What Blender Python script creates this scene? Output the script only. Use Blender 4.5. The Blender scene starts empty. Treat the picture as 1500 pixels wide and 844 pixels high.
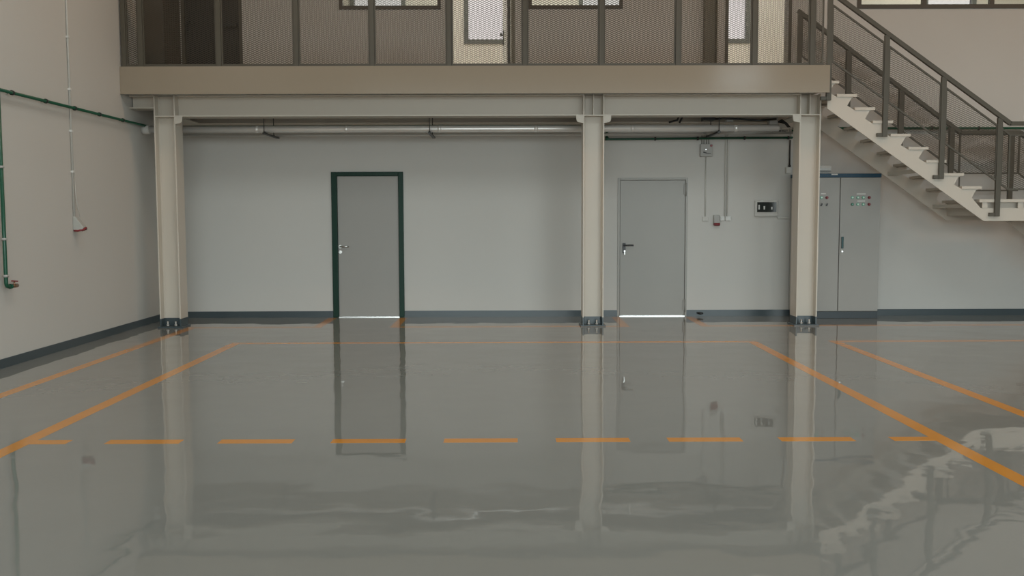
import bpy, bmesh, math, random
from mathutils import Vector, Matrix
random.seed(7)
S = bpy.context.scene
COL = S.collection
PI = math.pi

# ------------------------------------------------------------------ materials
def srgb(r, g, b):
    def f(c):
        c /= 255.0
        return c / 12.92 if c <= .04045 else ((c + .055) / 1.055) ** 2.4
    return (f(r), f(g), f(b))

def mat(name, col, rough=.5, metal=0., var=.04, scale=3., bump=0., bscale=200., spec=.5, rvar=0.):
    m = bpy.data.materials.new(name); m.use_nodes = True
    nt = m.node_tree; N = nt.nodes; L = nt.links
    b = N['Principled BSDF']
    b.inputs['Roughness'].default_value = rough
    b.inputs['Metallic'].default_value = metal
    b.inputs['Specular IOR Level'].default_value = spec
    tc = N.new('ShaderNodeTexCoord')
    nz = N.new('ShaderNodeTexNoise'); nz.inputs['Scale'].default_value = scale
    nz.inputs['Detail'].default_value = 4
    L.new(tc.outputs['Object'], nz.inputs['Vector'])
    mx = N.new('ShaderNodeMix'); mx.data_type = 'RGBA'
    mx.inputs[6].default_value = tuple(c * (1 - var) for c in col) + (1,)
    mx.inputs[7].default_value = tuple(min(1, c * (1 + var)) for c in col) + (1,)
    L.new(nz.outputs['Fac'], mx.inputs[0]); L.new(mx.outputs[2], b.inputs['Base Color'])
    if rvar:
        mr = N.new('ShaderNodeMapRange')
        mr.inputs['To Min'].default_value = max(0, rough - rvar); mr.inputs['To Max'].default_value = rough + rvar
        L.new(nz.outputs['Fac'], mr.inputs['Value']); L.new(mr.outputs['Result'], b.inputs['Roughness'])
    if bump:
        n2 = N.new('ShaderNodeTexNoise'); n2.inputs['Scale'].default_value = bscale
        L.new(tc.outputs['Object'], n2.inputs['Vector'])
        bp = N.new('ShaderNodeBump'); bp.inputs['Strength'].default_value = bump; bp.inputs['Distance'].default_value = .01
        L.new(n2.outputs['Fac'], bp.inputs['Height']); L.new(bp.outputs['Normal'], b.inputs['Normal'])
    return m

def mat_emit(name, col, strength):
    m = bpy.data.materials.new(name); m.use_nodes = True
    b = m.node_tree.nodes['Principled BSDF']
    b.inputs['Base Color'].default_value = col + (1,)
    b.inputs['Emission Color'].default_value = col + (1,)
    b.inputs['Emission Strength'].default_value = strength
    return m

def mat_glass(name, tint):
    m = bpy.data.materials.new(name); m.use_nodes = True
    nt = m.node_tree; N = nt.nodes; L = nt.links
    for n in list(N):
        if n.type == 'BSDF_PRINCIPLED': N.remove(n)
    out = [n for n in N if n.type == 'OUTPUT_MATERIAL'][0]
    tr = N.new('ShaderNodeBsdfTransparent'); tr.inputs['Color'].default_value = tint + (1,)
    gl = N.new('ShaderNodeBsdfGlossy'); gl.inputs['Roughness'].default_value = .02
    fr = N.new('ShaderNodeFresnel'); fr.inputs['IOR'].default_value = 1.45
    mx = N.new('ShaderNodeMixShader')
    L.new(fr.outputs[0], mx.inputs[0]); L.new(tr.outputs[0], mx.inputs[1]); L.new(gl.outputs[0], mx.inputs[2])
    L.new(mx.outputs[0], out.inputs['Surface'])
    return m

def mat_floor(name, col):
    """glossy self-levelled epoxy: slow waves in the coat, faint wear"""
    m = bpy.data.materials.new(name); m.use_nodes = True
    nt = m.node_tree; N = nt.nodes; L = nt.links
    b = N['Principled BSDF']
    tc = N.new('ShaderNodeTexCoord')
    n1 = N.new('ShaderNodeTexNoise'); n1.inputs['Scale'].default_value = .7; n1.inputs['Detail'].default_value = 6
    L.new(tc.outputs['Object'], n1.inputs['Vector'])
    mx = N.new('ShaderNodeMix'); mx.data_type = 'RGBA'
    mx.inputs[6].default_value = tuple(c * .95 for c in col) + (1,)
    mx.inputs[7].default_value = tuple(c * 1.05 for c in col) + (1,)
    L.new(n1.outputs['Fac'], mx.inputs[0]); L.new(mx.outputs[2], b.inputs['Base Color'])
    mr = N.new('ShaderNodeMapRange'); mr.inputs['To Min'].default_value = FLOOR_R0; mr.inputs['To Max'].default_value = FLOOR_R1
    L.new(n1.outputs['Fac'], mr.inputs['Value']); L.new(mr.outputs['Result'], b.inputs['Roughness'])
    b.inputs['IOR'].default_value = 1.5
    mp = N.new('ShaderNodeMapping'); mp.inputs['Scale'].default_value = (1, 1, 1)
    L.new(tc.outputs['Object'], mp.inputs['Vector'])
    n2 = N.new('ShaderNodeTexNoise'); n2.inputs['Scale'].default_value = 1.6; n2.inputs['Detail'].default_value = 1.5
    L.new(mp.outputs['Vector'], n2.inputs['Vector'])
    n3 = N.new('ShaderNodeTexNoise'); n3.inputs['Scale'].default_value = 9.; n3.inputs['Detail'].default_value = 1
    L.new(mp.outputs['Vector'], n3.inputs['Vector'])
    ad = N.new('ShaderNodeMath'); ad.operation = 'MULTIPLY_ADD'; ad.inputs[1].default_value = .05
    L.new(n3.outputs['Fac'], ad.inputs[0]); L.new(n2.outputs['Fac'], ad.inputs[2])
    bp = N.new('ShaderNodeBump'); bp.inputs['Strength'].default_value = 1.; bp.inputs['Distance'].default_value = FLOOR_BUMP
    L.new(ad.outputs[0], bp.inputs['Height']); L.new(bp.outputs['Normal'], b.inputs['Normal'])
    return m

FLOOR_R0, FLOOR_R1, FLOOR_BUMP = .012, .04, .005
M = {}
M['floor'] = mat_floor('epoxy_floor', (.245, .245, .226))
M['wall'] = mat('wall_paint', (.62, .605, .57), .65, var=.025, scale=.8, bump=.06, bscale=90)
M['ceiling'] = mat('ceiling_sheet', (.5, .48, .44), .6)
M['room'] = mat('room_paint', (.76, .73, .665), .7)
M['steel'] = mat('offwhite_steel', (.63, .578, .50), .38, var=.03, scale=2)
M['fascia'] = mat('taupe_sheet', (.335, .288, .222), .13, var=.03, scale=.6)
M['slab'] = mat('slab_underside', (.45, .44, .41), .7)
M['rail'] = mat('bronze_grey_paint', (.095, .087, .066), .42, var=.08)
M['mesh'] = mat('bronze_grey_mesh', (.075, .067, .052), .5, var=.05)
M['base'] = mat('slate_blue_paint', (.053, .073, .082), .3, var=.08, scale=2)
M['orange'] = mat('orange_paint', (.64, .25, .02), .12, var=.08, scale=6)
M['door'] = mat('grey_door_paint', (.365, .352, .327), .4, var=.02)
M['doorlight'] = mat('light_grey_door_paint', (.36, .35, .322), .35, var=.02)
M['green'] = mat('green_gloss_paint', (.004, .034, .02), .35, var=.1, spec=.2)
M['pipe'] = mat('green_pipe', (.008, .085, .045), .3, var=.08, scale=12)
M['black'] = mat('black_plastic', (.012, .012, .012), .35)
M['darkmetal'] = mat('dark_galvanised', (.05, .05, .047), .4, metal=.6)
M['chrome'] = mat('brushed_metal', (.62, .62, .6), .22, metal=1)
M['duct'] = mat('galvanised_duct', (.90, .88, .85), .27, metal=.45, var=.06, scale=8)
M['galv'] = mat('galvanised_wire', (.5, .5, .48), .4, metal=.7, var=.1)
M['white'] = mat('white_plastic', (.72, .72, .69), .4)
M['greyplastic'] = mat('grey_plastic', (.42, .41, .385), .45)
M['conduit'] = mat('white_conduit', (.6, .585, .54), .4)
M['greyconduit'] = mat('grey_conduit', (.33, .32, .295), .4)
M['red'] = mat('red_plastic', (.22, .012, .018), .35)
M['brass'] = mat('brass', (.45, .3, .2), .3, metal=1)
M['cab'] = mat('cabinet_enamel', (.385, .375, .35), .42, var=.02)
M['blue'] = mat('petrol_blue_enamel', (.006, .055, .105), .45, var=.06)
M['plinth'] = mat('dark_plinth', (.028, .04, .048), .4)
M['teal'] = mat('teal_plastic', (.006, .07, .075), .35)
M['lamp_green'] = mat('green_lens', (.10, .42, .28), .15)
M['lens'] = mat('pale_lens', (.75, .9, .8), .1)
M['darkdoor'] = mat('charcoal_door', (.025, .023, .02), .5)
M['winframe'] = mat('grey_window_frame', (.16, .17, .16), .4)
M['brownframe'] = mat('brown_window_frame', (.08, .065, .045), .4)
M['glass'] = mat_glass('clear_glass', (.92, .94, .93))
M['tinted'] = mat_glass('sky_dimming_glass', (.48, .437, .425))  # tint added to dim the bright sky behind the outer panes
M['olive'] = mat('olive_grey_steel', (.21, .20, .155), .5, var=.06)
M['brownpanel'] = mat('brown_panel', (.10, .085, .065), .4)
M['socket'] = mat('pale_grey_plastic', (.45, .445, .41), .45)
M['smoke'] = mat('smoked_window', (.03, .035, .032), .12)

# ------------------------------------------------------------------ mesh builder
WO = {}
class MB:
    def __init__(s): s.v = []; s.f = []; s.sm = []; s.mi = []
    def add(s, vs, fs, smooth=False, mi=0):
        o = len(s.v); s.v += [tuple(v) for v in vs]
        for f in fs:
            s.f.append(tuple(i + o for i in f)); s.sm.append(smooth); s.mi.append(mi)
        return s
    def box(s, x0, x1, y0, y1, z0, z1, mi=0):
        vs = [(x, y, z) for z in (z0, z1) for y in (y0, y1) for x in (x0, x1)]
        return s.add(vs, [(0, 2, 3, 1), (4, 5, 7, 6), (0, 1, 5, 4), (2, 6, 7, 3), (0, 4, 6, 2), (1, 3, 7, 5)], mi=mi)
    def prism(s, poly, axis, a, b, mi=0):
        """poly: 2-D outline; axis 'x': (y,z) extruded over x, 'y': (x,z) over y, 'z': (x,y) over z"""
        n = len(poly)
        def P(p, t):
            return {'x': (t, p[0], p[1]), 'y': (p[0], t, p[1]), 'z': (p[0], p[1], t)}[axis]
        vs = [P(p, a) for p in poly] + [P(p, b) for p in poly]
        fs = [tuple(range(n - 1, -1, -1)), tuple(range(n, 2 * n))]
        fs += [(i, (i + 1) % n, n + (i + 1) % n, n + i) for i in range(n)]
        return s.add(vs, fs, mi=mi)
    def bar(s, p, q, w, h, up=(0, 0, 1)):
        """rectangular bar from p to q, w across, h along 'up'"""
        p = Vector(p); q = Vector(q); d = (q - p).normalized(); u = Vector(up)
        x = d.cross(u).normalized(); u = x.cross(d).normalized()
        c = [x * (sx * w / 2) + u * (su * h / 2) for sx, su in ((-1, -1), (1, -1), (1, 1), (-1, 1))]
        vs = [p + k for k in c] + [q + k for k in c]
        return s.add(vs, [(3, 2, 1, 0), (4, 5, 6, 7)] + [(i, (i + 1) % 4, 4 + (i + 1) % 4, 4 + i) for i in range(4)])
    def tube(s, pts, r, seg=12, caps=True):
        pts = [Vector(p) for p in pts]; n = len(pts); rings = []
        rr = r if isinstance(r, (list, tuple)) else [r] * n
        ref = None
        for i, p in enumerate(pts):
            d = ((pts[min(i + 1, n - 1)] - p).normalized() + (p - pts[max(i - 1, 0)]).normalized())
            d = d.normalized() if d.length > 1e-6 else Vector((0, 0, 1))
            if ref is None: ref = Vector((0, 0, 1)) if abs(d.z) < .9 else Vector((0, 1, 0))
            x = d.cross(ref); 
            if x.length < 1e-4: ref = Vector((0, 1, 0)) if abs(d.y) < .9 else Vector((1, 0, 0)); x = d.cross(ref)
            x.normalize(); y = x.cross(d).normalized(); ref = y
            rings.append([p + (x * math.cos(a) + y * math.sin(a)) * rr[i] for a in [2 * PI * k / seg for k in range(seg)]])
        o = len(s.v)
        s.add([v for R in rings for v in R], [(i * seg + k, i * seg + (k + 1) % seg, (i + 1) * seg + (k + 1) % seg, (i + 1) * seg + k)
              for i in range(n - 1) for k in range(seg)], smooth=True)
        if caps:
            s.add([], []); s.f += [tuple(o + k for k in range(seg - 1, -1, -1)), tuple(o + (n - 1) * seg + k for k in range(seg))]
            s.sm += [False, False]; s.mi += [0, 0]
        return s
    def cyl(s, p, q, r, seg=14): return s.tube([p, q], r, seg)
    def ring(s, c, axis, r, w, seg=16):
        """a thick collar about a pipe"""
        c = Vector(c); d = Vector(axis).normalized()
        return s.tube([c - d * w / 2, c + d * w / 2], r, seg)
    def build(s, name, m, parent=None, origin=None, bevel=0., fix=True):
        if parent is not None: off = WO[parent]
        else:
            if origin is None:
                xs = [v[0] for v in s.v]; ys = [v[1] for v in s.v]; zs = [v[2] for v in s.v]
                origin = ((min(xs) + max(xs)) / 2, (min(ys) + max(ys)) / 2, min(zs))
            off = Vector(origin)
        me = bpy.data.meshes.new(name)
        me.from_pydata([(v[0] - off[0], v[1] - off[1], v[2] - off[2]) for v in s.v], [], s.f)
        me.polygons.foreach_set('use_smooth', s.sm)
        for mm in (m if isinstance(m, (list, tuple)) else [m]): me.materials.append(mm)
        me.polygons.foreach_set('material_index', s.mi)
        if fix:
            bm = bmesh.new(); bm.from_mesh(me); bmesh.ops.recalc_face_normals(bm, faces=bm.faces[:]); bm.to_mesh(me); bm.free()
        me.update()
        o = bpy.data.objects.new(name, me); COL.objects.link(o)
        if parent is not None: o.parent = parent
        else: o.location = off
        WO[o] = off
        if bevel:
            bv = o.modifiers.new('Bevel', 'BEVEL'); bv.width = bevel; bv.segments = 2; bv.limit_method = 'ANGLE'
        return o

def tag(o, label=None, cat=None, group=None, kind=None):
    if label: o['label'] = label
    if cat: o['category'] = cat
    if group: o['group'] = group
    if kind: o['kind'] = kind
    return o

def empty(name, loc):
    o = bpy.data.objects.new(name, None); o.empty_display_size = .2
    COL.objects.link(o); o.location = loc; WO[o] = Vector(loc)
    return o

def grid_wall(mb, x0, x1, z0, z1, y0, y1, holes):
    """a wall slab in the XZ plane with rectangular holes (hx0,hx1,hz0,hz1)"""
    xs = sorted({x0, x1, *[h[0] for h in holes], *[h[1] for h in holes]})
    xs = [x for x in xs if x0 <= x <= x1]
    zs = sorted({z0, z1, *[h[2] for h in holes], *[h[3] for h in holes]})
    zs = [z for z in zs if z0 <= z <= z1]
    nx, nz = len(xs) - 1, len(zs) - 1
    solid = [[not any(h[0] < (xs[i] + xs[i + 1]) / 2 < h[1] and h[2] < (zs[j] + zs[j + 1]) / 2 < h[3] for h in holes) for j in range(nz)] for i in range(nx)]
    for i in range(nx):
        for j in range(nz):
            if not solid[i][j]: continue
            a, b, c, d = xs[i], xs[i + 1], zs[j], zs[j + 1]
            q = [(a, c), (b, c), (b, d), (a, d)]
            mb.add([(x, y0, z) for x, z in q], [(0, 1, 2, 3)]); mb.add([(x, y1, z) for x, z in q], [(3, 2, 1, 0)])
            for di, dj, e in ((-1, 0, (3, 0)), (1, 0, (1, 2)), (0, -1, (0, 1)), (0, 1, (2, 3))):
                ii, jj = i + di, j + dj
                if 0 <= ii < nx and 0 <= jj < nz and solid[ii][jj]: continue
                p, r = q[e[0]], q[e[1]]
                mb.add([(p[0], y0, p[1]), (p[0], y1, p[1]), (r[0], y1, r[1]), (r[0], y0, r[1])], [(0, 1, 2, 3)])
    return mb

# ------------------------------------------------------------------ the hall
XL, XR, YF, YB, HT = -5.1, 12.0, -3.0, 14.34, 7.2
ZM = 3.47                                   # mezzanine floor level

fl = MB().box(XL - .3, XR + .3, YF - .3, YB, -.2, 0).build('floor', M['floor'], origin=(0, 0, 0))
tag(fl, 'glossy grey epoxy floor reflecting the columns and doors', 'floor', kind='structure')

def line(x0, x1, y0, y1, label='orange painted line'):
    o = MB().box(x0, x1, y0, y1, 0, .0006).build('painted_line', M['orange'], parent=fl)
    o['label'] = label
    return o
w = .058
for x, ya, yb in ((-3.275, 3.2, 11.41 + w), (2.937, 3.2, 11.41 + w), (-4.335, 3.2, 13.06 + w), (3.926, 3.2, 11.41 + w)):
    line(x - w, x + w, ya, yb)
line(-3.275 + w, 2.937 - w, 11.41 - w, 11.41 + w)
line(3.926 + w, 9.5, 11.41 - w, 11.41 + w)
line(-4.335 + w, -2.62 - w, 13.06 - w, 13.06 + w)
line(-1.56 + w, 1.607 - w, 13.06 - w, 13.06 + w)
line(2.707 + w, 9.5, 13.06 - w, 13.06 + w)
for x in (-2.62, -1.56, 1.607, 2.707):
    line(x - w, x + w, 13.06 - w, 14.22)
for k in range(8):
    x0 = -3.475 + .7595 * k
    line(max(x0, -3.275 + w), min(x0 + .5, 2.937 - w) if k < 8 else x0 + .5, 6.385 - w, 6.385 + w, 'orange painted dash')
line(2.6, 2.937 - w, 6.385 - w, 6.385 + w, 'orange painted dash')

wl = MB().box(XL - .2, XL, YF, YB + .2, 0, HT).build('wall_left', M['wall'])
tag(wl, 'long plain off-white wall carrying the green pipe at the left', 'wall', kind='structure')
wr = MB().box(XR, XR + .2, YF, YB + .2, 0, HT).build('wall_right', M['wall'])
tag(wr, 'plain white wall at the far right side of the hall', 'wall', kind='structure')
ce = MB().box(XL - .2, XR + .2, YF, YB + .2, HT, HT + .2).build('ceiling', M['ceiling'])
tag(ce, 'beige sheet ceiling high over the hall', 'ceiling', kind='structure')
# front wall with a wide open gate and a high window
wf = grid_wall(MB(), XL - .2, XR + .2, 0, HT, YF - .25, YF, [(-4.6, 11.5, 0, 4.7), (6.2, 7.65, 5.2, 6.0)]).build('wall_front', M['wall'])
tag(wf, 'front wall behind the viewer with a wide open gate', 'wall', kind='structure')

D1 = (-2.628, -1.556, 0, 2.177)             # green framed door
D2 = (1.645, 2.69, 0, 2.076)                # grey steel door
ZW = 4.575                                  # sill of the upper windows
HOLES = [D1, D2, (-4.794, -3.9, ZM, 5.6), (-2.45, -.995, ZW, 5.7), (-.86, .085, ZM, 5.7), (.335, 1.685, ZW, 5.7),
         (3.225, 4.19, ZM, 5.7), (5.18, 9.1, ZW, 5.7)]
wb = grid_wall(MB(), XL - .2, XR + .2, 0, HT, YB, YB + .2, HOLES).build('wall_back', M['wall'])
tag(wb, 'white back wall with two doors below and inner windows above', 'wall', kind='structure')

# offices behind the upper wall
RY = 17.0
W1, W2, W3, W4, W5 = (-2.74, -1.77), (-.75, .0), (1.25, 2.05), (3.42, 4.25), (7.28, 8.2)
wrr = grid_wall(MB(), -3.7, 9.4, ZM, 6.5, RY, RY + .2, [(a, b, 4.53, 6.1) for a, b in (W1, W2, W3, W4, W5)]).build('wall_rear', M['room'])
tag(wrr, 'bright cream rear wall of the offices seen through the upper openings', 'wall', kind='structure')
wp = MB().box(-3.9, -3.7, YB + .2, RY + .2, ZM, 6.5).build('wall_partition', M['room'])
tag(wp, 'cream side wall of the upstairs offices', 'wall', kind='structure')
wp2 = MB().box(9.4, 9.6, YB + .2, RY + .2, ZM, 6.5).build('wall_side', M['room'])
tag(wp2, 'cream end wall of the upstairs offices', 'wall', kind='structure')
fo = MB().box(-3.9, 9.6, YB + .2, RY + .2, ZM - .2, ZM).build('floor_office', M['room'])
tag(fo, 'pale floor of the upstairs offices', 'floor', kind='structure')
co = MB().box(-3.9, 9.6, YB + .2, RY + .2, 6.5, 6.6).build('ceiling_office', M['room'])
tag(co, 'white ceiling of the upstairs offices', 'ceiling', kind='structure')

def frame(mb, x0, x1, z0, z1, y0, y1, t, sides='lrbt'):
    if 'b' in sides: mb.box(x0, x1, y0, y1, z0, z0 + t)
    if 't' in sides: mb.box(x0, x1, y0, y1, z1 - t, z1)
    zb = z0 + (t if 'b' in sides else 0); zt = z1 - (t if 't' in sides else 0)
    if 'l' in sides: mb.box(x0, x0 + t, y0, y1, zb, zt)
    if 'r' in sides: mb.box(x1 - t, x1, y0, y1, zb, zt)
    return mb

def window(n, x0, x1, z0, z1, y0, y1, t, fm, gm, label, mull=()):
    r = empty('window_%d' % n, ((x0 + x1) / 2, y0, z0)); tag(r, label, 'window', kind='structure')
    frame(MB(), x0, x1, z0, z1, y0, y1, t).build('frame', fm, r)
    for mxx in mull:
        MB().box(mxx - t / 2, mxx + t / 2, y0, y1, z0 + t, z1 - t).build('mullion', fm, r)
    ys = (y0 + y1) / 2
    xs = [x0 + t] + [v for mxx in mull for v in (mxx - t / 2, mxx + t / 2)] + [x1 - t]
    for i in range(0, len(xs), 2):
        MB().box(xs[i], xs[i + 1], ys - .004, ys + .004, z0 + t, z1 - t).build('pane', gm, r)
    return r
window(1, -2.47, -.975, 4.553, 5.72, YB - .015, YB + .06, .05, M['brownframe'], M['glass'], 'brown framed inner window above the green framed door')
window(2, .315, 1.705, 4.556, 5.72, YB - .015, YB + .06, .05, M['brownframe'], M['glass'], 'brown framed inner window above the middle column, right of the bright doorway')
window(3, 5.16, 9.12, 4.548, 5.72, YB - .015, YB + .06, .06, M['brownframe'], M['glass'], 'wide inner window with mullions above the staircase', mull=(6.155, 7.152, 8.15))
for n, (a, b), lab in ((4, W1, 'grey outer window seen through the inner window above the green framed door'), (5, W2, 'bright grey framed outer window seen through the doorway with the open door leaf'),
                       (6, W3, 'grey outer window seen through the inner window above the middle column'), (7, W4, 'bright grey framed outer window seen through the doorway by the stair head'),
                       (8, W5, 'grey outer window seen through the wide inner window above the staircase')):
    window(n, a, b, 4.52, 6.1, RY - .02, RY + .08, .075, M['winframe'], M['tinted'], lab)

# ------------------------------------------------------------------ upstairs doors
r = empty('door_3', (-4.35, YB, ZM)); tag(r, 'dark charcoal double door at the left end of the upper walkway', 'door', kind='structure')
f = frame(MB(), -4.794, -3.9, ZM, 5.6, YB - .01, YB + .08, .045, 'lrt'); frame(f, -4.77, -3.92, ZM, 5.58, YB + .072, YB + .09, .06, 'lrtb'); f.box(-4.36, -4.3, YB + .072, YB + .09, ZM + .06, 5.52); f.build('frame', M['rail'], r)
MB().box(-4.745, -4.335, YB + .03, YB + .07, ZM + .005, 5.55).build('leaf', M['darkdoor'], r)
lf2 = MB().box(-4.33, -3.95, YB + .03, YB + .07, ZM + .005, 5.55).build('leaf', M['darkdoor'], r)
h = MB().box(-4.725, -4.68, YB + .018, YB + .03, 4.24, 4.44); h.cyl((-4.70, YB + .03, 4.38), (-4.70, YB - .02, 4.38), .01); h.bar((-4.71, YB - .02, 4.38), (-4.59, YB - .02, 4.38), .018, .022)
h.build('handle', M['black'], r)
h = MB().bar((-4.14, YB - .03, 4.33), (-3.97, YB - .03, 4.33), .03, .05); h.box(-4.13, -4.1, YB - .03, YB + .03, 4.315, 4.345); h.box(-4.0, -3.97, YB - .03, YB + .03, 4.315, 4.345)
h.build('push_bar', M['darkmetal'], r)

r = empty('door_4', (0, YB, ZM)); tag(r, 'open pale door leaf in the bright doorway upstairs', 'door', kind='structure')
frame(MB(), -.86, .115, ZM, 5.7, YB - .012, YB + .21, .055, 'lrt').build('frame', M['olive'], r)
MB().bar((.03, YB + .235, (ZM + 5.63) / 2), (-.045, YB + 1.08, (ZM + 5.63) / 2), .045, 5.6 - ZM).build('leaf', M['white'], r)
MB().box(.004, .052, YB + .222, YB + .234, ZM + .02, 5.6).build('edge_trim', M['winframe'], r)
h = MB().cyl((-.055, YB + .95, 4.35), (-.11, YB + .95, 4.35), .012); h.cyl((-.105, YB + .96, 4.35), (-.095, YB + .83, 4.35), .012)
h.box(-.068, -.055, YB + .92, YB + .98, 4.2, 4.42); h.build('handle', M['darkmetal'], r)

r = empty('door_5', (3.7, YB, ZM)); tag(r, 'bright open doorway with a dark frame near the stair head', 'door', kind='structure')
frame(MB(), 3.218, 4.2, ZM, 5.7, YB - .012, YB + .21, .048, 'lrt').build('frame', M['rail'], r)

t1 = MB().box(2.895, 3.076, YB - .07, YB, ZM, HT)
for x in (2.895, 3.062): t1.box(x, x + .014, YB - .16, YB - .07, ZM, HT)
tag(t1.build('trim_1', M['olive']), 'olive grey steel upright on the upper wall left of the bright doorway', 'upright', kind='structure')

u = empty('panel_unit', (-4.93, 13.95, ZM)); tag(u, 'tall dark brown panel unit at the left end of the upper walkway', 'panel unit', kind='thing')
MB().box(-5.07, -4.80, 13.6, 14.31, ZM + .06, 5.5).build('body', M['brownpanel'], u, bevel=.004)
MB().box(-5.05, -4.82, 13.615, 14.3, ZM, ZM + .06).build('plinth', M['rail'], u)
MB().box(-5.06, -4.81, 13.588, 13.6, ZM + .08, 5.48).build('door', M['brownpanel'], u, bevel=.003)

# ------------------------------------------------------------------ baseboards
bbh = .095
o = MB().box(XL, XL + .012, YF, YB, 0, bbh).build('baseboard_left', M['base']); tag(o, 'slate blue painted skirting along the left wall', 'baseboard', kind='structure')
bb = MB()
for a, b in ((XL + .012, D1[0]), (D1[1], D2[0]), (D2[1], XR)): bb.box(a, b, YB - .012, YB, 0, bbh)
tag(bb.build('baseboard_back', M['base']), 'slate blue painted skirting along the back wall', 'baseboard', kind='structure')

# ------------------------------------------------------------------ lower doors
r = empty('door_1', (-2.09, YB, 0)); tag(r, 'grey door in a glossy dark green frame', 'door', kind='structure')
f = MB()
x0, x1, zt = D1[0], D1[1], D1[3]
f.box(x0, x0 + .085, YB - .03, YB + .12, 0, zt); f.box(x1 - .075, x1, YB - .03, YB + .12, 0, zt); f.box(x0 + .085, x1 - .075, YB - .03, YB + .12, zt - .062, zt)
f.box(x0 + .08, x0 + .11, YB + .047, YB + .06, 0, zt - .06); f.box(x1 - .1, x1 - .07, YB + .047, YB + .06, 0, zt - .06); f.box(x0 + .11, x1 - .1, YB + .047, YB + .06, zt - .09, zt - .06)
f.build('frame', M['green'], r, bevel=.006)
MB().box(x0 + .087, x1 - .077, YB + .004, YB + .045, .012, zt - .064).build('leaf', M['door'], r, bevel=.003)
MB().box(x0 + .085, x1 - .075, YB - .02, YB + .12, 0, .01).build('light_gap_strip', M['chrome'], r)  # bright metal strip standing in for daylight leaking under the door
h = MB(); h.ring((x0 + .118, YB, 1.065), (0, 1, 0), .026, .012); h.cyl((x0 + .118, YB + .004, 1.065), (x0 + .118, YB - .05, 1.065), .01); h.tube([(x0 + .112, YB - .05, 1.065), (x0 + .2, YB - .052, 1.065), (x0 + .255, YB - .048, 1.063)], .0105)
h.build('handle', M['chrome'], r)
h = MB(); h.ring((x0 + .12, YB, .985), (0, 1, 0), .026, .01); h.box(x0 + .113, x0 + .127, YB - .014, YB, .968, 1.0)
h.build('lock', M['chrome'], r)

r = empty('door_2', (2.17, YB, 0)); tag(r, 'plain light grey steel door with a black lever handle', 'door', kind='structure')
x0, x1, zt = D2[0], D2[1], D2[3]
f = MB()
f.box(x0, x0 + .035, YB - .012, YB + .1, 0, zt); f.box(x1 - .03, x1, YB - .012, YB + .1, 0, zt); f.box(x0 + .035, x1 - .03, YB - .012, YB + .1, zt - .032, zt)
f.box(x0 + .03, x0 + .06, YB + .062, YB + .075, 0, zt - .03); f.box(x1 - .055, x1 - .025, YB + .062, YB + .075, 0, zt - .03); f.box(x0 + .06, x1 - .055, YB + .062, YB + .075, zt - .06, zt - .03)
f.build('frame', M['doorlight'], r, bevel=.002)
MB().box(x0 + .039, x1 - .034, YB + .004, YB + .06, .014, zt - .036).build('leaf', M['doorlight'], r, bevel=.003)
MB().box(x0 + .035, x1 - .03, YB - .02, YB + .1, 0, .011).build('light_gap_strip', M['chrome'], r)  # pale metal strip in place of the light gap below the leaf
h = MB(); h.box(1.722, 1.766, YB - .012, YB + .004, .955, 1.107); h.cyl((1.745, YB, 1.07), (1.745, YB - .055, 1.07), .011); h.tube([(1.738, YB - .055, 1.072), (1.88, YB - .055, 1.072)], .0115)
h.build('handle', M['black'], r, bevel=.002)
k = MB(); k.ring((1.752, YB - .012, .985), (0, 1, 0), .013, .012); k.box(1.747, 1.757, YB - .024, YB - .016, .93, .985); k.build('key', M['chrome'], r)
for z in (1.905, .165):
    q = MB(); q.cyl((x1 - .026, YB - .018, z - .095), (x1 - .026, YB - .018, z + .095), .011); q.box(x1 - .055, x1 - .026, YB - .014, YB + .004, z - .08, z + .08)
    q.build('hinge', M['greyconduit'], r)

# ------------------------------------------------------------------ mezzanine
FY = 12.77
mz = MB().box(XL, 4.17, FY + .02, YB, 3.15, ZM).build('floor_mezzanine', M['slab'], origin=(0, 13.5, 3.15))
tag(mz, 'mezzanine walkway deck carried on the three columns', 'mezzanine deck', kind='structure')
fa = MB(); fa.box(XL + .003, 4.26, FY, FY + .018, 3.13, 3.49); fa.box(XL + .003, 4.26, FY - .012, FY, 3.13, 3.138); fa.box(4.25, 4.26, FY + .018, FY + .05, 3.13, 3.49)
o = fa.build('edge_board', M['fascia'], mz); o['label'] = 'glossy taupe edge board of the mezzanine'

# columns: H sections with the web facing the viewer
CY0, CY1 = 13.025, 13.315
CYM = (CY0 + CY1) / 2
def h_poly(x0, x1, tf=.016, tw=.01):
    f = .018
    ym, a, b = CYM, CY0, CY1
    return [(x0, a), (x0 + tf, a), (x0 + tf, ym - tw / 2 - f), (x0 + tf + f, ym - tw / 2), (x1 - tf - f, ym - tw / 2), (x1 - tf, ym - tw / 2 - f), (x1 - tf, a), (x1, a),
            (x1, b), (x1 - tf, b), (x1 - tf, ym + tw / 2 + f), (x1 - tf - f, ym + tw / 2), (x0 + tf + f, ym + tw / 2), (x0 + tf, ym + tw / 2 + f), (x0 + tf, b), (x0, b)]
def haunch(x, s):
    """quarter-rounded plate under the beam, beside the flange"""
    pts = [(x, 2.864), (x + s * .095, 2.864)]
    for k in range(6):
        a = PI / 2 * k / 5
        pts.append((x + s * (.055 + .035 * math.cos(a)), 2.815 - .04 * math.sin(a)))
    pts += [(x, 2.765)]
    return pts
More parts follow.
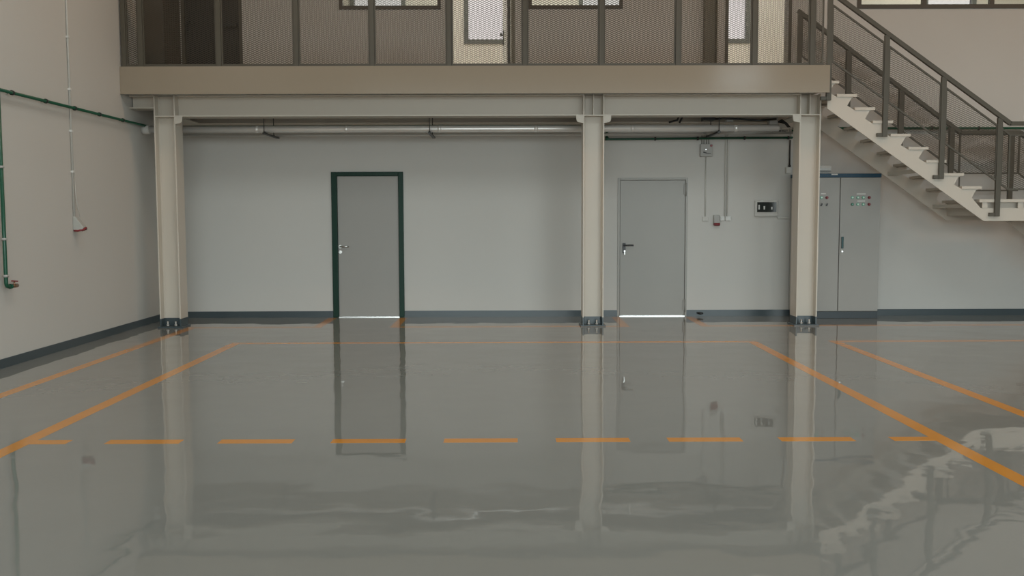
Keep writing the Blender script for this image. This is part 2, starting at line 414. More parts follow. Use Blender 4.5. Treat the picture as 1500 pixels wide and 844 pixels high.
def column(xc, label, left=True, right=True, stiff=True):
    x0, x1 = xc - .1425, xc + .1425
    r = empty('steel_column', (xc, CYM, 0)); tag(r, label, 'column', 'white steel columns under the mezzanine', 'thing')
    MB().prism(h_poly(x0, x1), 'z', .125, 3.148).build('shaft', M['steel'], r)
    o = MB().prism(h_poly(x0, x1), 'z', .02, .125).build('column_foot', M['base'], r); o['label'] = 'slate painted foot'
    MB().box(x0 - .03, x1 + .03, CY0 - .02, CY1 + .02, 0, .02).build('base_plate', M['base'], r, bevel=.003)
    for sx in (-1, 1):
        g = MB(); xx = xc + sx * .055
        g.cyl((xx, CY0 + .05, .02), (xx, CY0 + .05, .085), .012); g.tube([(xx, CY0 + .05, .02), (xx, CY0 + .05, .042)], .024, 6)
        g.build('anchor_bolt', M['galv'], r)
    s = MB(); s.box(x0 + .016, x1 - .016, CY0 + .004, CY1 - .004, 2.862, 2.876)
    if stiff: s.box(xc - .006, xc + .006, CY0 + .02, CYM - .005, 2.876, 3.145)
    s.build('stiffener', M['steel'], r)
    for ok, x, sg in ((left, x0, -1), (right, x1, 1)):
        if ok: MB().prism(haunch(x, sg), 'y', CY0 + .004, CY0 + .018).build('haunch_plate', M['steel'], r)
    return r
XC = (-4.617, 1.166, 4.093)
column(XC[0], 'white steel column beside the left wall', left=False, stiff=False)
column(XC[1], 'white steel column between the two doors')
column(XC[2], 'white steel column in front of the electrical cabinet', right=False)

def i_poly(c, z0, z1, b=.28, tf=.014, tw=.009):
    return [(c - b / 2, z0), (c + b / 2, z0), (c + b / 2, z0 + tf), (c + tw / 2, z0 + tf), (c + tw / 2, z1 - tf), (c + b / 2, z1 - tf),
            (c + b / 2, z1), (c - b / 2, z1), (c - b / 2, z1 - tf), (c - tw / 2, z1 - tf), (c - tw / 2, z0 + tf), (c - b / 2, z0 + tf)]
def beam(axis, c, a, b, label, z0=2.865, z1=3.147, bw=.28):
    o = MB().prism(i_poly(c, z0, z1, bw), axis, a, b).build('steel_beam', M['steel'])
    return tag(o, label, 'beam', 'white steel beams under the mezzanine', 'thing')
o = beam('x', CYM, XL + .012, XC[0] - .1435, 'short shallow white steel beam between left wall and nearest column', 2.975, 3.147)
o = beam('x', CYM, XC[0] + .1435, XC[1] - .1435, 'long white steel beam above the green framed door')
o = beam('x', CYM, XC[1] + .1435, XC[2] - .1435, 'white steel beam above the plain grey steel door')
beam('x', YB - .145, XL + .01, 4.16, 'white steel beam along the back wall behind the silver duct')
for xc, lab in zip(XC, ('cross beam from the column beside the left wall to the back wall', 'cross beam from the column between the doors to the back wall', 'cross beam from the column before the cabinet to the back wall')):
    beam('y', xc, CY1 + .002, YB - .288, 'white steel ' + lab)

# ------------------------------------------------------------------ expanded metal
def expanded(name, parent, x0, x1, y, zb, zt, slope=0., lw=.06, sw=.026, wd=.006, zref=None):
    """expanded metal sheet between x0..x1 whose edges run at 'slope'; every strand is a twisted bar"""
    mb = MB()
    lo = lambda x: zb - slope * (x - x0)
    hi = lambda x: zt - slope * (x - x0)
    zmin = min(lo(x0), lo(x1)); zmax = max(hi(x0), hi(x1))
    ni = int((x1 - x0) / (lw / 2)) + 1; nj = int((zmax - zmin) / (sw / 2)) + 1
    V = mb.v; Fc = mb.f
    for i in range(ni):
        xa = x0 + i * lw / 2; xb = min(xa + lw / 2, x1)
        for j in range(nj):
            za = zmin + j * sw / 2
            up = (i + j) % 2 == 0
            z1_, z2_ = (za, za + sw / 2) if up else (za + sw / 2, za)
            if z1_ < lo(xa) - .003 or z2_ < lo(xb) - .003 or z1_ > hi(xa) + .003 or z2_ > hi(xb) + .003: continue
            o = len(V)
            # bar with a rhombic section, thin in depth
            V += [(xa, y, z1_ - wd / 2), (xa, y - .0022, z1_), (xa, y, z1_ + wd / 2), (xa, y + .0022, z1_),
                  (xb, y, z2_ - wd / 2), (xb, y - .0022, z2_), (xb, y, z2_ + wd / 2), (xb, y + .0022, z2_)]
            Fc += [(o + k, o + (k + 1) % 4, o + 4 + (k + 1) % 4, o + 4 + k) for k in range(4)]
    mb.sm = [False] * len(Fc); mb.mi = [0] * len(Fc)
    return mb.build(name, M['mesh'], parent, fix=False)

RYM = 12.83
r = empty('mezzanine_railing', (0, RYM, 3.49)); tag(r, 'dark bronze railing with expanded metal panels along the mezzanine edge', 'railing', kind='thing')
PX = [-5.05, -4.827, -3.799, -2.779, -1.781, -.764, .236, 1.245, 2.255, 3.266, 4.03]
for x in PX:
    MB().box(x - .03, x + .03, RYM - .03, RYM + .03, 3.47, 4.56).build('post', M['rail'], r, bevel=.003)
ends = PX + [4.215]
MB().box(-5.09, 4.25, RYM - .03, RYM + .03, 4.56, 4.6).build('handrail', M['rail'], r, bevel=.004)
for a, b in zip(ends[:-1], ends[1:]):
    a += .031; b -= .031
    f = frame(MB(), a, b, 3.495, 4.5, RYM - .012, RYM + .012, .018); f.box(a, b, RYM - .02, RYM + .02, 3.47, 3.525)
    fr = f.build('panel_frame', M['rail'], r)
    expanded('mesh_panel', fr, a + .018, b - .018, RYM, 3.525, 4.482)

# ------------------------------------------------------------------ staircase
SN, SF = 12.865, 13.955                    # outer faces of the two stringers
SL = .7075
RUN, RISE, ZL, XLD = .2435, .175, 1.72, 6.335
def zbot(x): return 2.886 - SL * (x - 4.33) if x < 6.404 else 1.42
TRE = [(k, max(XLD - RUN * k, 4.266), XLD - RUN * k + .268, ZL + RISE * k) for k in range(1, 10)]
X2 = 7.45
TRE2 = [(k, X2 + RUN * (k - 1), X2 + RUN * (k - 1) + .268, ZL - RISE * k) for k in range(1, 10)]
def stringer_poly():
    """cut string: straight soffit, a seat under every tread and a slanted notch between seats; flat at the landing"""
    top = []
    for k, xl, xr, z in sorted(TRE, key=lambda t: t[1]):
        zt_ = z - .036
        top += [(xl, zt_), (xr - .06, zt_), (xr - .125, zt_ - .115)]
    top += [(6.36, 1.60), (7.30, 1.60), (7.36, ZL - .04), (7.45, ZL - .04)]
    for k, xl, xr, z in TRE2:
        zt_ = z - .036
        if k > 1 or True: top += [(xl + .02, zt_), (xr - .03, zt_), (xr - .105, zt_ - .115)] if zt_ - .115 > 0 else [(xl + .02, zt_), (xr - .03, zt_)]
    bot = [(9.72, 0), (9.15, 0), (7.25, 1.43), (6.404, 1.43), (4.266, zbot(4.266))]
    return top + bot
def plate(mb, poly, y0, y1):
    """concave outline filled by triangulation"""
    from mathutils.geometry import tessellate_polygon
    n = len(poly)
    tri = tessellate_polygon([[Vector((p[0], p[1], 0)) for p in poly]])
    vs = [(p[0], y0, p[1]) for p in poly] + [(p[0], y1, p[1]) for p in poly]
    fs = [tuple(t) for t in tri] + [tuple(i + n for i in reversed(t)) for t in tri]
    fs += [(i, (i + 1) % n, n + (i + 1) % n, n + i) for i in range(n)]
    mb.add(vs, fs); return mb
st = empty('staircase', (5.6, (SN + SF) / 2, 0)); tag(st, 'white open steel staircase descending right from the mezzanine', 'staircase', kind='thing')
sp = stringer_poly()
plate(MB(), sp, SN, SN + .014).build('stringer', M['steel'], st)
plate(MB(), sp, SF - .014, SF).build('stringer', M['steel'], st)
def tread(xl, xr, z):
    t = MB(); t.box(xl, xr, SN - .012, SF + .012, z - .006, z)
    t.box(xl, xl + .006, SN - .012, SF + .012, z - .036, z - .006); t.box(xr - .006, xr, SN - .012, SF + .012, z - .036, z - .006)
    t.box(xl + .006, xr - .006, SN - .012, SN - .006, z - .036, z - .006); t.box(xl + .006, xr - .006, SF + .006, SF + .012, z - .036, z - .006)
    o = t.build('tread', M['steel'], st)
    for y0, y1 in ((SN + .014, SN + .07), (SF - .07, SF - .014)):      # seat angle under the tread
        MB().box(xl + .04, xr - .04, y0, y1, z - .05, z - .036).build('seat_angle', M['steel'], o)
    return o
for k, xl, xr, z in TRE: tread(xl, xr, z)
for k, xl, xr, z in TRE2: tread(xl, xr, z)
l = MB(); l.box(XLD, X2 + .02, SN - .012, SF + .012, ZL - .006, ZL); l.box(XLD, XLD + .006, SN - .012, SF + .012, ZL - .04, ZL - .006)
l.box(XLD + .006, X2 + .02, SN - .012, SN - .006, ZL - .04, ZL - .006); l.box(XLD + .006, X2 + .02, SF + .006, SF + .012, ZL - .04, ZL - .006)
l.build('landing_plate', M['steel'], st)
l = MB()
for x in (6.4, 6.9, 7.38):
    l.box(x, x + .012, SN + .014, SF - .014, 1.5, ZL - .006)
for x in (6.38, 6.86, 7.3):
    l.box(x, x + .07, SN, SN + .012, 1.598, ZL - .04); l.box(x, x + .07, SF - .012, SF, 1.598, ZL - .04)
l.build('landing_joist', M['steel'], st)
for y in (SN + .07, SF - .09):
    MB().box(6.415, 6.895, y, y + .012, 1.5, ZL - .008).build('landing_joist', M['steel'], st)
    MB().box(6.915, 7.375, y, y + .012, 1.5, ZL - .008).build('landing_joist', M['steel'], st)
for x in (5.55, 6.22):                                                   # cross ties under the flight
    z = zbot(x) + .06
    l = MB().box(x - .03, x + .03, SN + .014, SF - .014, z, z + .05); l.build('cross_tie', M['steel'], st)

def stair_rail(y, label, posts, feet, rail_pts, mesh_low, mesh_high, name='stair_railing', lower_bar=False):
    r = empty(name, (posts[0], y, 3.2)); tag(r, label, 'railing', 'railings of the white steel staircase', 'thing')
    hr = MB()
    for p, q in zip(rail_pts[:-1], rail_pts[1:]):
        hr.bar((p[0], y, p[1] - .027), (q[0], y, q[1] - .027), .05, .054)
    hr.build('handrail', M['rail'], r)
    def ztop(x):
        for p, q in zip(rail_pts[:-1], rail_pts[1:]):
            if p[0] <= x <= q[0]: return p[1] + (q[1] - p[1]) * (x - p[0]) / (q[0] - p[0])
        return rail_pts[-1][1]
    for x, z in zip(posts, feet):
        m = MB().box(x - .033, x + .033, y - .022, y + .022, z, ztop(x) - .05)
        o = m.build('post', M['rail'], r, bevel=.003)
        MB().box(x - .105, x - .033, y - .016, y + .022, z + .003, z + .05).build('foot_plate', M['rail'], o, bevel=.003)
    xs = list(posts) + [rail_pts[-1][0]]
    brk = sorted(set([p[0] for p in rail_pts[1:-1]] + list(posts) + [rail_pts[-1][0]]))
    brk = [b for b in brk if b >= posts[0]]
    for a, b in zip(brk[:-1], brk[1:]):
        xa = a + (.034 if a in posts else 0); xb = b - (.034 if b in posts else 0)
        if xb - xa < .03: continue
        s = -(ztop(xb) - ztop(xa)) / (xb - xa)
        f = MB()
        for off in (mesh_low, mesh_high):
            f.bar((xa, y, ztop(xa) - off), (xb, y, ztop(xb) - off), .022, .022)
        for xx in (xa + .006, xb - .006): f.box(xx - .006, xx + .006, y - .009, y + .009, ztop(xx) - mesh_low, ztop(xx) - mesh_high)
        if lower_bar and abs(s) < .05: [f.bar((xa, y, ztop(xa) - .87), (xb, y, ztop(xb) - .87), .022, .022), f.box(xa, xa + .012, y - .009, y + .009, ztop(xa) - .87, ztop(xa) - mesh_low)]
        fr = f.build('panel_frame', M['rail'], r)
        expanded('mesh_panel', fr, xa, xb, y, ztop(xa) - mesh_low, ztop(xa) - mesh_high, s, wd=.0044)
    return r
RN = SN - .024
nr = [(4.235, 4.343 + SL * (4.458 - 4.235)), (6.705, 2.752), (7.45, 2.752), (9.75, 2.752 - .7187 * 2.3)]
stair_rail(RN, 'dark bronze stair railing on the near side of the white staircase', [4.268, 5.03, 5.80, 6.566, 7.38, 8.4, 9.4], [3.036, 2.553, 1.994, 1.491, 1.47, .60, .02], nr, .90, .175)
RFY = SF + .03
frl = [(4.18, 4.475), (6.58, 2.735), (7.445, 2.735), (9.75, 2.735 - .7187 * 2.305)]
stair_rail(RFY, 'dark bronze stair railing on the far side of the staircase against the wall', [4.214, 4.93, 5.705, 6.453, 7.329, 8.4, 9.4], [3.3, 3.0, 2.45, 1.9, 1.5, .6, .02], frl, .62, .06, lower_bar=True)

# ------------------------------------------------------------------ electrical cabinet
CX0, CX1, CF = 4.225, 5.432, 13.95
r = empty('electrical_cabinet', ((CX0 + CX1) / 2, 14.14, 0)); tag(r, 'grey two-door electrical cabinet with a blue top band and push buttons', 'cabinet', kind='thing')
MB().box(CX0, CX1, CF + .022, YB - .014, .1, 2.062).build('body', M['cab'], r, bevel=.004)
MB().box(CX0 - .002, CX1 + .004, CF - .004, YB - .014, 2.062, 2.116).build('top_band', M['blue'], r, bevel=.004)
MB().box(CX0 + .012, CX1, CF + .01, YB - .02, 0, .1).build('plinth', M['plinth'], r, bevel=.003)
XM = 4.84
def buttons(parent, xs, zs, kinds):
    for (x, z, k) in [(x, z, kinds[j][i]) for j, z in enumerate(zs) for i, x in enumerate(xs)]:
        b = MB(); b.ring((x, CF - .006, z), (0, 1, 0), .022, .013)
        if k == 'g':
            o = b.build('indicator_light', M['lamp_green'], parent)
            MB().tube([(x, CF - .012, z), (x, CF - .024, z)], [.014, .01]).build('lens', M['lens'], o)
        elif k == 't':
            o = b.build('push_button', M['pipe'], parent)
            MB().tube([(x, CF - .012, z), (x, CF - .024, z)], [.013, .01]).build('cap', M['lamp_green'], o)
        elif k == 'r':
            o = b.build('push_button', M['red'], parent)
            MB().tube([(x, CF - .012, z), (x, CF - .03, z)], [.017, .013]).build('cap', M['red'], o)
        else:
            o = b.build('selector_switch', M['greyplastic'], parent)
            MB().bar((x - .008, CF - .02, z - .022), (x + .006, CF - .02, z + .014), .016, .022, (0, 1, 0)).build('knob', M['black'], o)
dl = MB().box(CX0 + .004, XM - .005, CF, CF + .022, .108, 2.055).build('door', M['cab'], r, bevel=.004)
dr = MB().box(XM + .005, CX1 - .004, CF, CF + .022, .108, 2.055).build('door', M['cab'], r, bevel=.004)
MB().box(XM - .005, XM + .005, CF + .018, CF + .0225, .108, 2.055).build('door_gap', M['black'], r)
buttons(dl, (4.567, 4.645), (1.768, 1.669), ('gr', 'ss'))
buttons(dr, (5.018, 5.098, 5.178, 5.262), (1.768, 1.669), ('gggr', 'tggr'))
for par, x0, x1, z in ((dl, 4.56, 4.63, 1.825), (dr, 5.08, 5.21, 1.82), (dr, 5.09, 5.205, 1.717)):
    MB().box(x0, x1, CF - .003, CF, z - .008, z + .008).build('label_plate', M['white'], par)
h = MB().box(4.858, 4.898, CF - .008, CF, .93, 1.25).build('handle_plate', M['greyplastic'], dr, bevel=.003)
MB().box(4.868, 4.896, CF - .035, CF - .008, 1.03, 1.2).build('handle', M['teal'], h, bevel=.006)
MB().tube([(4.882, CF - .008, .985), (4.882, CF - .022, .985)], .014).build('lock', M['chrome'], h)
o = MB().box(4.705, 4.795, CF - .007, CF - .004, 2.095, 2.112).build('maker_plate', M['white'], r)

# emergency light above the cabinet
r = empty('emergency_light', (4.6, YB, 2.14)); tag(r, 'white emergency light on the wall just above the electrical cabinet', 'light', kind='thing')
b = MB(); b.box(4.55, 4.825, YB - .045, YB, 2.165, 2.25); b.build('housing', M['white'], r, bevel=.008)
b = MB(); b.box(4.56, 4.81, YB - .07, YB - .045, 2.172, 2.225); b.build('diffuser', M['white'], r, bevel=.008)

# ------------------------------------------------------------------ ducts and pipes under the mezzanine
r = empty('ventilation_duct', (0, 13.5, 2.733)); tag(r, 'long silver metal duct running under the mezzanine', 'duct', kind='thing')
MB().tube([(XL + .02, 13.5, 2.733), (3.80, 13.5, 2.733)], .046, 20).build('pipe_run', M['duct'], r)
for x in (-3.5, -2.25, -.95, .4, 1.75, 3.2):
    MB().ring((x, 13.5, 2.733), (1, 0, 0), .0478, .05, 20).build('coupling', M['duct'], r)
MB().ring((XL + .055, 13.5, 2.733), (1, 0, 0), .062, .1, 20).build('wall_sleeve', M['white'], r)
o = MB().tube([(XL + .004, 14.2, 2.708), (3.0, 14.2, 2.708)], .018, 12).build('conduit', M['white']); tag(o, 'thin pale conduit running behind the silver duct', 'conduit', kind='thing')

def hanger(x):
    r = empty('pipe_hanger', (x, 13.85, 2.68)); 
    MB().bar((x, 13.42, 2.672), (x, 14.255, 2.672), .041, .021).build('channel', M['darkmetal'], r)
    for y in (13.435, 13.99):
        MB().cyl((x, y, 2.66), (x, y, 3.15), .006, 8).build('threaded_rod', M['darkmetal'], r)
        MB().ring((x, y, 2.69), (0, 0, 1), .014, .012, 6).build('nut', M['darkmetal'], r)
    return r
def copy_tree(o, parent=None):
    c = o.copy(); COL.objects.link(c)
    if parent: c.parent = parent
    for ch in list(o.children): copy_tree(ch, c)
    return c
h0 = hanger(-3.385)
G = 'hangers carrying the silver duct'
tag(h0, 'dark duct hanger near the column beside the left wall', 'hanger', G, 'thing')
for x, lab in ((-1.085, 'dark duct hanger to the upper right of the green framed door'), (2.95, 'dark duct hanger over the grey alarm box')):
    c = copy_tree(h0); c.location.x = x; tag(c, lab, 'hanger', G, 'thing')

def pipe_with_clips(name, pts, rad, m, clips, label, cat, clip_axis):
    r = empty(name, pts[0]); tag(r, label, cat, kind='thing')
    MB().tube(pts, rad, 12).build('pipe_run', m, r)
    for (p, ax, back) in clips:
        c = MB(); c.ring(p, ax, rad + .009, .024, 12)
        c.cyl(p, tuple(Vector(p) + Vector(back)), .008, 8)
        c.build('pipe_clip', M['darkmetal'], r)
    return r
# left wall air line, with the drop and its valve
gx = XL + .052
r = pipe_with_clips('air_pipe', [(gx, 9.0, 2.785), (gx, 13.59, 2.785), (gx + .015, 13.63, 2.782), (gx + .05, 13.64, 2.782), (1.40, 13.64, 2.782)], .017, M['pipe'],
    [((gx, y, 2.785), (0, 1, 0), (-.052, 0, 0)) for y in (9.2, 9.886, 10.6, 11.3, 11.98, 12.7)],
    'green air pipe along the left wall with a drop to a red valve', 'pipe', None)
d = MB().tube([(gx, 9.615, 2.785), (gx, 9.615, .86), (gx, 9.62, .84), (gx, 9.635, .822), (gx, 9.655, .82), (gx, 9.715, .82)], .019).build('drop_pipe', M['pipe'], r)
for z in (2.02, 1.3, .93):
    c = MB().ring((gx, 9.615, z), (0, 0, 1), .028, .024); c.cyl((gx, 9.615, z), (XL, 9.69, z), .008, 8); c.build('pipe_clip', M['greyplastic'], r)
MB().ring((gx, 9.70, .82), (0, 1, 0), .026, .035).build('coupling', M['pipe'], r)
v = MB().tube([(gx, 9.715, .82), (gx, 9.755, .82), (gx, 9.765, .82), (gx, 9.825, .82)], [.016, .016, .021, .021]); v.cyl((gx, 9.775, .82), (gx, 9.775, .86), .009)
v = v.build('valve', M['brass'], r)
MB().bar((gx, 9.735, .872), (gx, 9.83, .862), .022, .012).build('valve_handle', M['red'], v)
# back wall air line
gy = YB - .045
r = pipe_with_clips('air_pipe', [(1.40, 13.64, 2.782), (1.455, 13.64, 2.782), (1.475, 13.66, 2.782), (1.475, gy - .03, 2.782), (1.475, gy, 2.765), (1.475, gy, 2.665), (1.49, gy, 2.65), (1.52, gy, 2.648), (4.2, gy, 2.662)], .017, M['pipe'],
    [((x, gy, 2.648 + (x - 1.52) * .0052), (1, 0, 0), (0, .045, 0)) for x in (2.192, 2.825, 3.52, 4.17)],
    'green air pipe on the wall above the plain grey steel door', 'pipe', None)
MB().ring((1.475, gy, 2.655), (0, 0, 1), .027, .05).build('elbow', M['pipe'], r)
MB().tube([(4.16, gy, 2.66), (4.22, gy, 2.66), (4.235, gy, 2.68), (4.235, gy, 2.785)], .017).build('riser', M['pipe'], r)
MB().ring((4.235, gy, 2.7), (0, 0, 1), .024, .05).build('coupling', M['white'], r)
r = pipe_with_clips('air_pipe', [(4.235, gy, 2.80), (9.5, gy, 2.79)], .019, M['pipe'],
    [((x, gy, 2.80 - (x - 4.235) * .0019), (1, 0, 0), (0, .045, 0)) for x in (4.9, 5.6, 6.3, 7.0, 7.7)],
    'green air pipe on the wall behind the staircase', 'pipe', None)

# cable tray and cables
r = empty('cable_tray', (3.4, 13.8, 2.69)); tag(r, 'wire basket cable tray with loose cables beside the silver duct', 'cable tray', kind='thing')
t = MB(); ty0, ty1, tz = 13.62, 13.98, 2.692
for k in range(9):
    y = ty0 + (ty1 - ty0) * k / 8; t.cyl((2.85, y, tz), (4.1, y, tz), .004, 6)
for y in (ty0, ty1):
    t.cyl((2.85, y, tz + .06), (4.1, y, tz + .06), .004, 6); t.cyl((2.85, y, tz + .03), (4.1, y, tz + .03), .004, 6)
for k in range(12):
    x = 2.85 + 1.25 * k / 11
    t.tube([(x, ty0, tz + .06), (x, ty0, tz - .004), (x, ty1, tz - .004), (x, ty1, tz + .06)], .004, 6)
t.build('basket', M['galv'], r)
for k in range(7):
    pts = []
    for i in range(10):
        x = 2.9 + i * .12
        pts.append((x, ty0 + .05 + .04 * k + random.uniform(-.03, .03), tz + .013 + random.uniform(-.004, .02)))
    MB().tube(pts, .009, 6).build('cable', M['black'] if k % 3 else M['greyconduit'], r)
for pts in ([(2.3, 13.75, 2.84), (2.42, 13.74, 2.87), (2.48, 13.74, 3.02)], [(2.45, 13.74, 2.83), (2.5, 13.74, 2.93), (2.53, 13.74, 3.1)],
            [(2.937, 13.62, 2.87), (3.05, 13.62, 2.88), (3.3, 13.62, 2.87), (3.55, 13.62, 2.85), (3.8, 13.62, 2.87)]):
    MB().tube(pts, .014, 8).build('flexible_hose', M['black'], r)
def small_box(name, x0, x1, y0, y1, z0, z1, m, label, cat, group=None, bevel=.005):
    o = MB().box(x0, x1, y0, y1, z0, z1).build(name, m, bevel=bevel); return tag(o, label, cat, group, 'thing')
r = empty('junction_box', (2.85, 13.7, 2.85)); tag(r, 'black junction box under the deck above the silver duct', 'junction box', kind='thing')
MB().box(2.77, 2.935, 13.6, 13.8, 2.855, 2.945).build('housing', M['black'], r, bevel=.005)
MB().box(2.83, 2.88, 13.66, 13.74, 2.945, 3.15).build('bracket', M['darkmetal'], r)
r = empty('junction_box', (3.17, 13.75, 2.85)); tag(r, 'small grey junction box between black cables above the silver duct', 'junction box', kind='thing')
b = MB().box(3.115, 3.215, 13.7, 13.8, 2.845, 2.915); b.build('housing', M['greyplastic'], r, bevel=.005)
MB().cyl((3.165, 13.75, 2.915), (3.165, 13.75, 3.15), .006, 8).build('threaded_rod', M['darkmetal'], r)
r = empty('junction_box', (3.85, 13.75, 2.8)); tag(r, 'grey junction box at the duct end beside the column before the cabinet', 'junction box', kind='thing')
b = MB().box(3.72, 3.84, 13.68, 13.82, 2.80, 2.92); b.build('housing', M['greyplastic'], r, bevel=.005)
MB().cyl((3.78, 13.75, 2.92), (3.78, 13.75, 3.15), .006, 8).build('threaded_rod', M['darkmetal'], r)
q = MB()
for k in range(4): q.tube([(3.84, 13.7 + .03 * k, 2.84), (3.9, 13.7 + .03 * k, 2.87 - .01 * k), (3.97, 13.7 + .03 * k, 2.82), (4.02, 13.7 + .03 * k, 2.76)], .008, 6)
q.build('cable', M['black'], r)

# ------------------------------------------------------------------ wall devices, back wall
r = empty('alarm_box', (2.95, YB, 2.386)); tag(r, 'grey alarm box with a red lamp on the wall right of the grey door', 'alarm box', kind='thing')
MB().box(2.865, 3.045, YB - .06, YB, 2.386, 2.572).build('housing', M['greyplastic'], r, bevel=.006)
MB().ring((3.022, YB - .066, 2.547), (0, 1, 0), .017, .018).build('lamp', M['red'], r)
q = MB(); q.bar((2.905, YB - .061, 2.452), (2.955, YB - .061, 2.438), .003, .016, (0, 0, 1)); q.bar((2.95, YB - .061, 2.436), (3.02, YB - .061, 2.432), .003, .009, (0, 0, 1))
q.bar((2.912, YB - .061, 2.458), (2.925, YB - .061, 2.44), .003, .012, (0, 0, 1)); q.build('script_mark', M['black'], r)
MB().ring((2.945, YB - .06, 2.49), (0, 1, 0), .008, .008).build('keyhole', M['chrome'], r)
for x in (2.893, 2.925, 2.962, 2.998):
    MB().tube([(x, YB - .0105, 2.572), (x, YB - .0105, 2.735)], .0085, 8).build('conduit', M['greyconduit'], r)
MB().tube([(2.955, YB - .012, 2.386), (2.955, YB - .012, 1.5)], .008, 8).build('drop_conduit', M['conduit'], r)
small_box('blank_plate', 2.912, 3.0, YB - .02, YB, 1.43, 1.5, M['wall'], 'wall-coloured blank plate at the end of the conduit below the alarm box', 'cover plate', bevel=.004)
r = empty('wall_socket', (3.12, YB, 1.36)); tag(r, 'grey industrial wall socket with a red flap right of the grey door', 'socket', kind='thing')
MB().prism([(YB, 1.52), (YB - .05, 1.52), (YB - .075, 1.40), (YB, 1.40)], 'x', 3.078, 3.168).build('housing', M['greyplastic'], r, bevel=.006)
MB().prism([(YB, 1.40), (YB - .075, 1.40), (YB - .085, 1.375), (YB - .06, 1.36), (YB, 1.37)], 'x', 3.08, 3.166).build('flap', M['red'], r, bevel=.004)
for a, b, lab, rk in ((3.178, 3.24, 'white square switch beside the grey industrial socket', True), (3.256, 3.338, 'white switch below the twin conduits, right of its neighbour', True)):
    r = empty('light_switch', ((a + b) / 2, YB, 1.434)); tag(r, lab, 'switch', 'white wall switches', 'thing')
    MB().box(a, b, YB - .03, YB, 1.434, 1.5).build('housing', M['white'], r, bevel=.005)
    MB().box(a + .014, b - .014, YB - .036, YB - .03, 1.446, 1.488).build('rocker', M['white'], r, bevel=.002)
for x, lab in ((3.247, 'left one of the twin conduits down to the white switches'), (3.281, 'right one of the twin conduits down to the white switches')):
    o = MB().tube([(x, YB - .014, 1.5), (x, YB - .014, 2.70), (x, YB - .02, 2.73), (x, YB - .14, 2.75)], .009, 8).build('conduit', M['conduit'])
    tag(o, lab, 'conduit', 'twin wall conduits', 'thing')
r = empty('breaker_panel', (3.86, YB, 1.48)); tag(r, 'white distribution box with a dark breaker window beside the cabinet', 'breaker panel', kind='thing')
MB().box(3.69, 4.035, YB - .045, YB, 1.5, 1.735).build('housing', M['wall'], r, bevel=.008)
wv = frame(MB(), 3.708, 4.022, 1.548, 1.722, YB - .056, YB - .045, .012).build('window_frame', M['wall'], r)
wv2 = MB().box(3.72, 4.01, YB - .052, YB - .045, 1.56, 1.71).build('window', M['smoke'], r)
for x, z0, z1, ww in ((3.75, 1.6, 1.67, .02), (3.828, 1.6, 1.65, .022), (3.94, 1.6, 1.64, .02)):
    MB().box(x - ww / 2, x + ww / 2, YB - .056, YB - .052, z0, z1).build('breaker', M['white'], wv2)
for x in (3.79, 3.985): MB().box(x - .02, x + .02, YB - .06, YB - .045, 1.722, 1.735).build('catch', M['white'], r)
o = MB().box(4.036, 4.222, YB - .025, YB, 1.462, 1.492).build('cable_trunking', M['conduit'], bevel=.003); tag(o, 'short pale trunking from the distribution box to the cabinet', 'trunking', kind='thing')
r = empty('junction_box', (4.19, YB, 2.13)); tag(r, 'beige junction box on the wall at the upper left corner of the cabinet', 'junction box', kind='thing')
MB().box(4.145, 4.222, YB - .05, YB, 2.135, 2.228).build('housing', M['conduit'], r, bevel=.006)
MB().tube([(4.2, YB - .03, 2.228), (4.2, YB - .03, 2.63)], .011, 8).build('cable', M['darkmetal'], r)
MB().ring((4.2, YB - .03, 2.243), (0, 0, 1), .018, .035).build('gland', M['black'], r)
o = MB().tube([(2.86, YB - .014, .05), (2.86, YB - .05, .05), (2.89, YB - .07, .045), (2.93, YB - .075, .05)], [.014, .014, .018, .012], 10).build('pipe_stub', M['black']); tag(o, 'small black pipe stub at the skirting right of the grey door', 'pipe stub', kind='thing')

# ------------------------------------------------------------------ wall devices, left wall
r = empty('wall_socket', (XL, 11.33, 1.35)); tag(r, 'white wedge-shaped wall socket with a red lip on the left wall', 'socket', kind='thing')
MB().prism([(XL, 1.525), (XL + .03, 1.525), (XL + .125, 1.40), (XL + .11, 1.365), (XL, 1.36)], 'y', 11.25, 11.345).build('housing', M['socket'], r, bevel=.01)
lp = MB()
lp.tube([(XL + .012, 11.255, 1.36), (XL + .06, 11.245, 1.357), (XL + .115, 11.262, 1.372), (XL + .135, 11.3, 1.392), (XL + .12, 11.34, 1.378), (XL + .06, 11.352, 1.36)], .011, 8)
lp.build('flap', M['red'], r)
r = empty('conduit', (XL, 11.27, 1.53)); tag(r, 'white conduit down the left wall to the socket', 'conduit', kind='thing')
MB().tube([(XL + .0145, 11.27, 1.52), (XL + .0145, 11.27, 6.9)], .0125, 8).build('tube', M['conduit'], r)
for z in (2.05, 2.52, 3.0, 3.6, 4.1):
    MB().box(XL, XL + .032, 11.252, 11.288, z - .012, z + .012).build('clip', M['white'], r)
o = MB().tube([(XL + .05, 11.34, 1.515), (XL + .02, 11.315, 1.75), (XL + .0075, 11.30, 2.6), (XL + .0075, 11.30, 6.9)], .006, 6).build('cable', M['conduit']); tag(o, 'thin pale cable beside the white conduit on the left wall', 'cable', kind='thing')

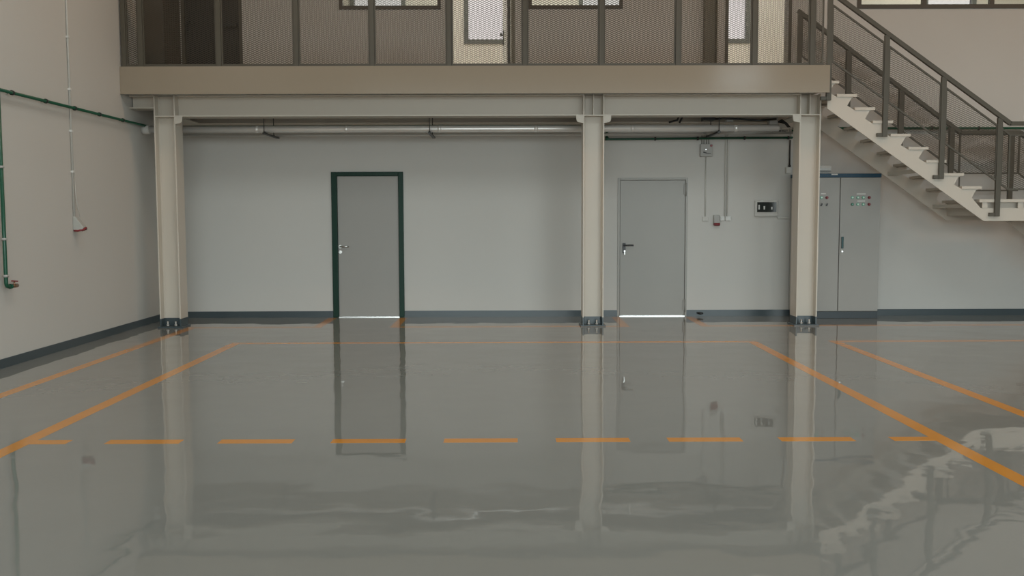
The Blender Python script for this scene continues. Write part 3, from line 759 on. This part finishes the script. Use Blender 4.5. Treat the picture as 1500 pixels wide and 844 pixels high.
# ------------------------------------------------------------------ light
def area(name, loc, rot, sx, sy, power, col):
    l = bpy.data.lights.new(name, 'AREA'); l.shape = 'RECTANGLE'; l.size = sx; l.size_y = sy; l.energy = power; l.color = col
    o = bpy.data.objects.new(name, l); COL.objects.link(o); o.location = loc; o.rotation_euler = rot
    return o
for x in (-2.6, 3.4, 9.4):  # added unseen fill lights under the ceiling; the rear row warms the upper walls
    area('ceiling_fill', (x, 6.5, HT - .05), (0, 0, 0), 1.2, 3.0, 90, (.92, 1., 1.))
    area('ceiling_fill', (x, 10.6, HT - .05), (0, 0, 0), 3.0, .6, 48 if x < 0 else 55, (1., .70, .48) if x < 0 else (1., .60, .36))
for x in (-1.5, 1.0, 3.8, 7.2):  # added unseen fill lights that brighten the office walls
    area('office_fill', (x, 15.8, 6.45), (0, 0, 0), .6, 1.2, 33, (1., .95, .86))
pt = area('gate_daylight_portal', ((-4.6 + 11.5) / 2, YF - .1, 2.35), (PI / 2, 0, 0), 16.1, 4.7, 1, (1, 1, 1))
pt.data.cycles.is_portal = True

W = bpy.data.worlds.new('World'); S.world = W; W.use_nodes = True
nt = W.node_tree; N = nt.nodes; L = nt.links
bg = N['Background']; bg.inputs['Strength'].default_value = 4.7
tc = N.new('ShaderNodeTexCoord'); sx = N.new('ShaderNodeSeparateXYZ'); rp = N.new('ShaderNodeValToRGB')
L.new(tc.outputs['Generated'], sx.inputs[0]); L.new(sx.outputs['Z'], rp.inputs[0]); L.new(rp.outputs[0], bg.inputs['Color'])
e = rp.color_ramp.elements
e[0].position = 0.0; e[0].color = (.22, .22, .21, 1)
e[1].position = .02; e[1].color = (.885, .99, 1.0, 1)
n = rp.color_ramp.elements.new(.6); n.color = (.84, .97, 1.0, 1)

# ------------------------------------------------------------------ camera
F = 1400.0
pitch, yaw, roll = math.atan(106 / F), math.atan(6 / F), -.003
cd = bpy.data.cameras.new('camera'); cd.sensor_width = 36; cd.lens = 36 * F / 1500; cd.clip_end = 200
cam = bpy.data.objects.new('camera', cd); COL.objects.link(cam)
cam.matrix_world = Matrix.Translation((0, 0, 1.52)) @ (Matrix.Rotation(-yaw, 4, 'Z') @ Matrix.Rotation(PI / 2 - pitch, 4, 'X') @ Matrix.Rotation(roll, 4, 'Z'))
S.camera = cam
S.view_settings.view_transform = 'Standard'; S.view_settings.look = 'None'
S.view_settings.exposure = 0.; S.view_settings.gamma = 1; S.view_settings.use_curve_mapping = False
S.cycles.use_denoising = True
S.cycles.max_bounces = 8; S.cycles.diffuse_bounces = 5; S.cycles.transparent_max_bounces = 12
S.cycles.sample_clamp_indirect = 8
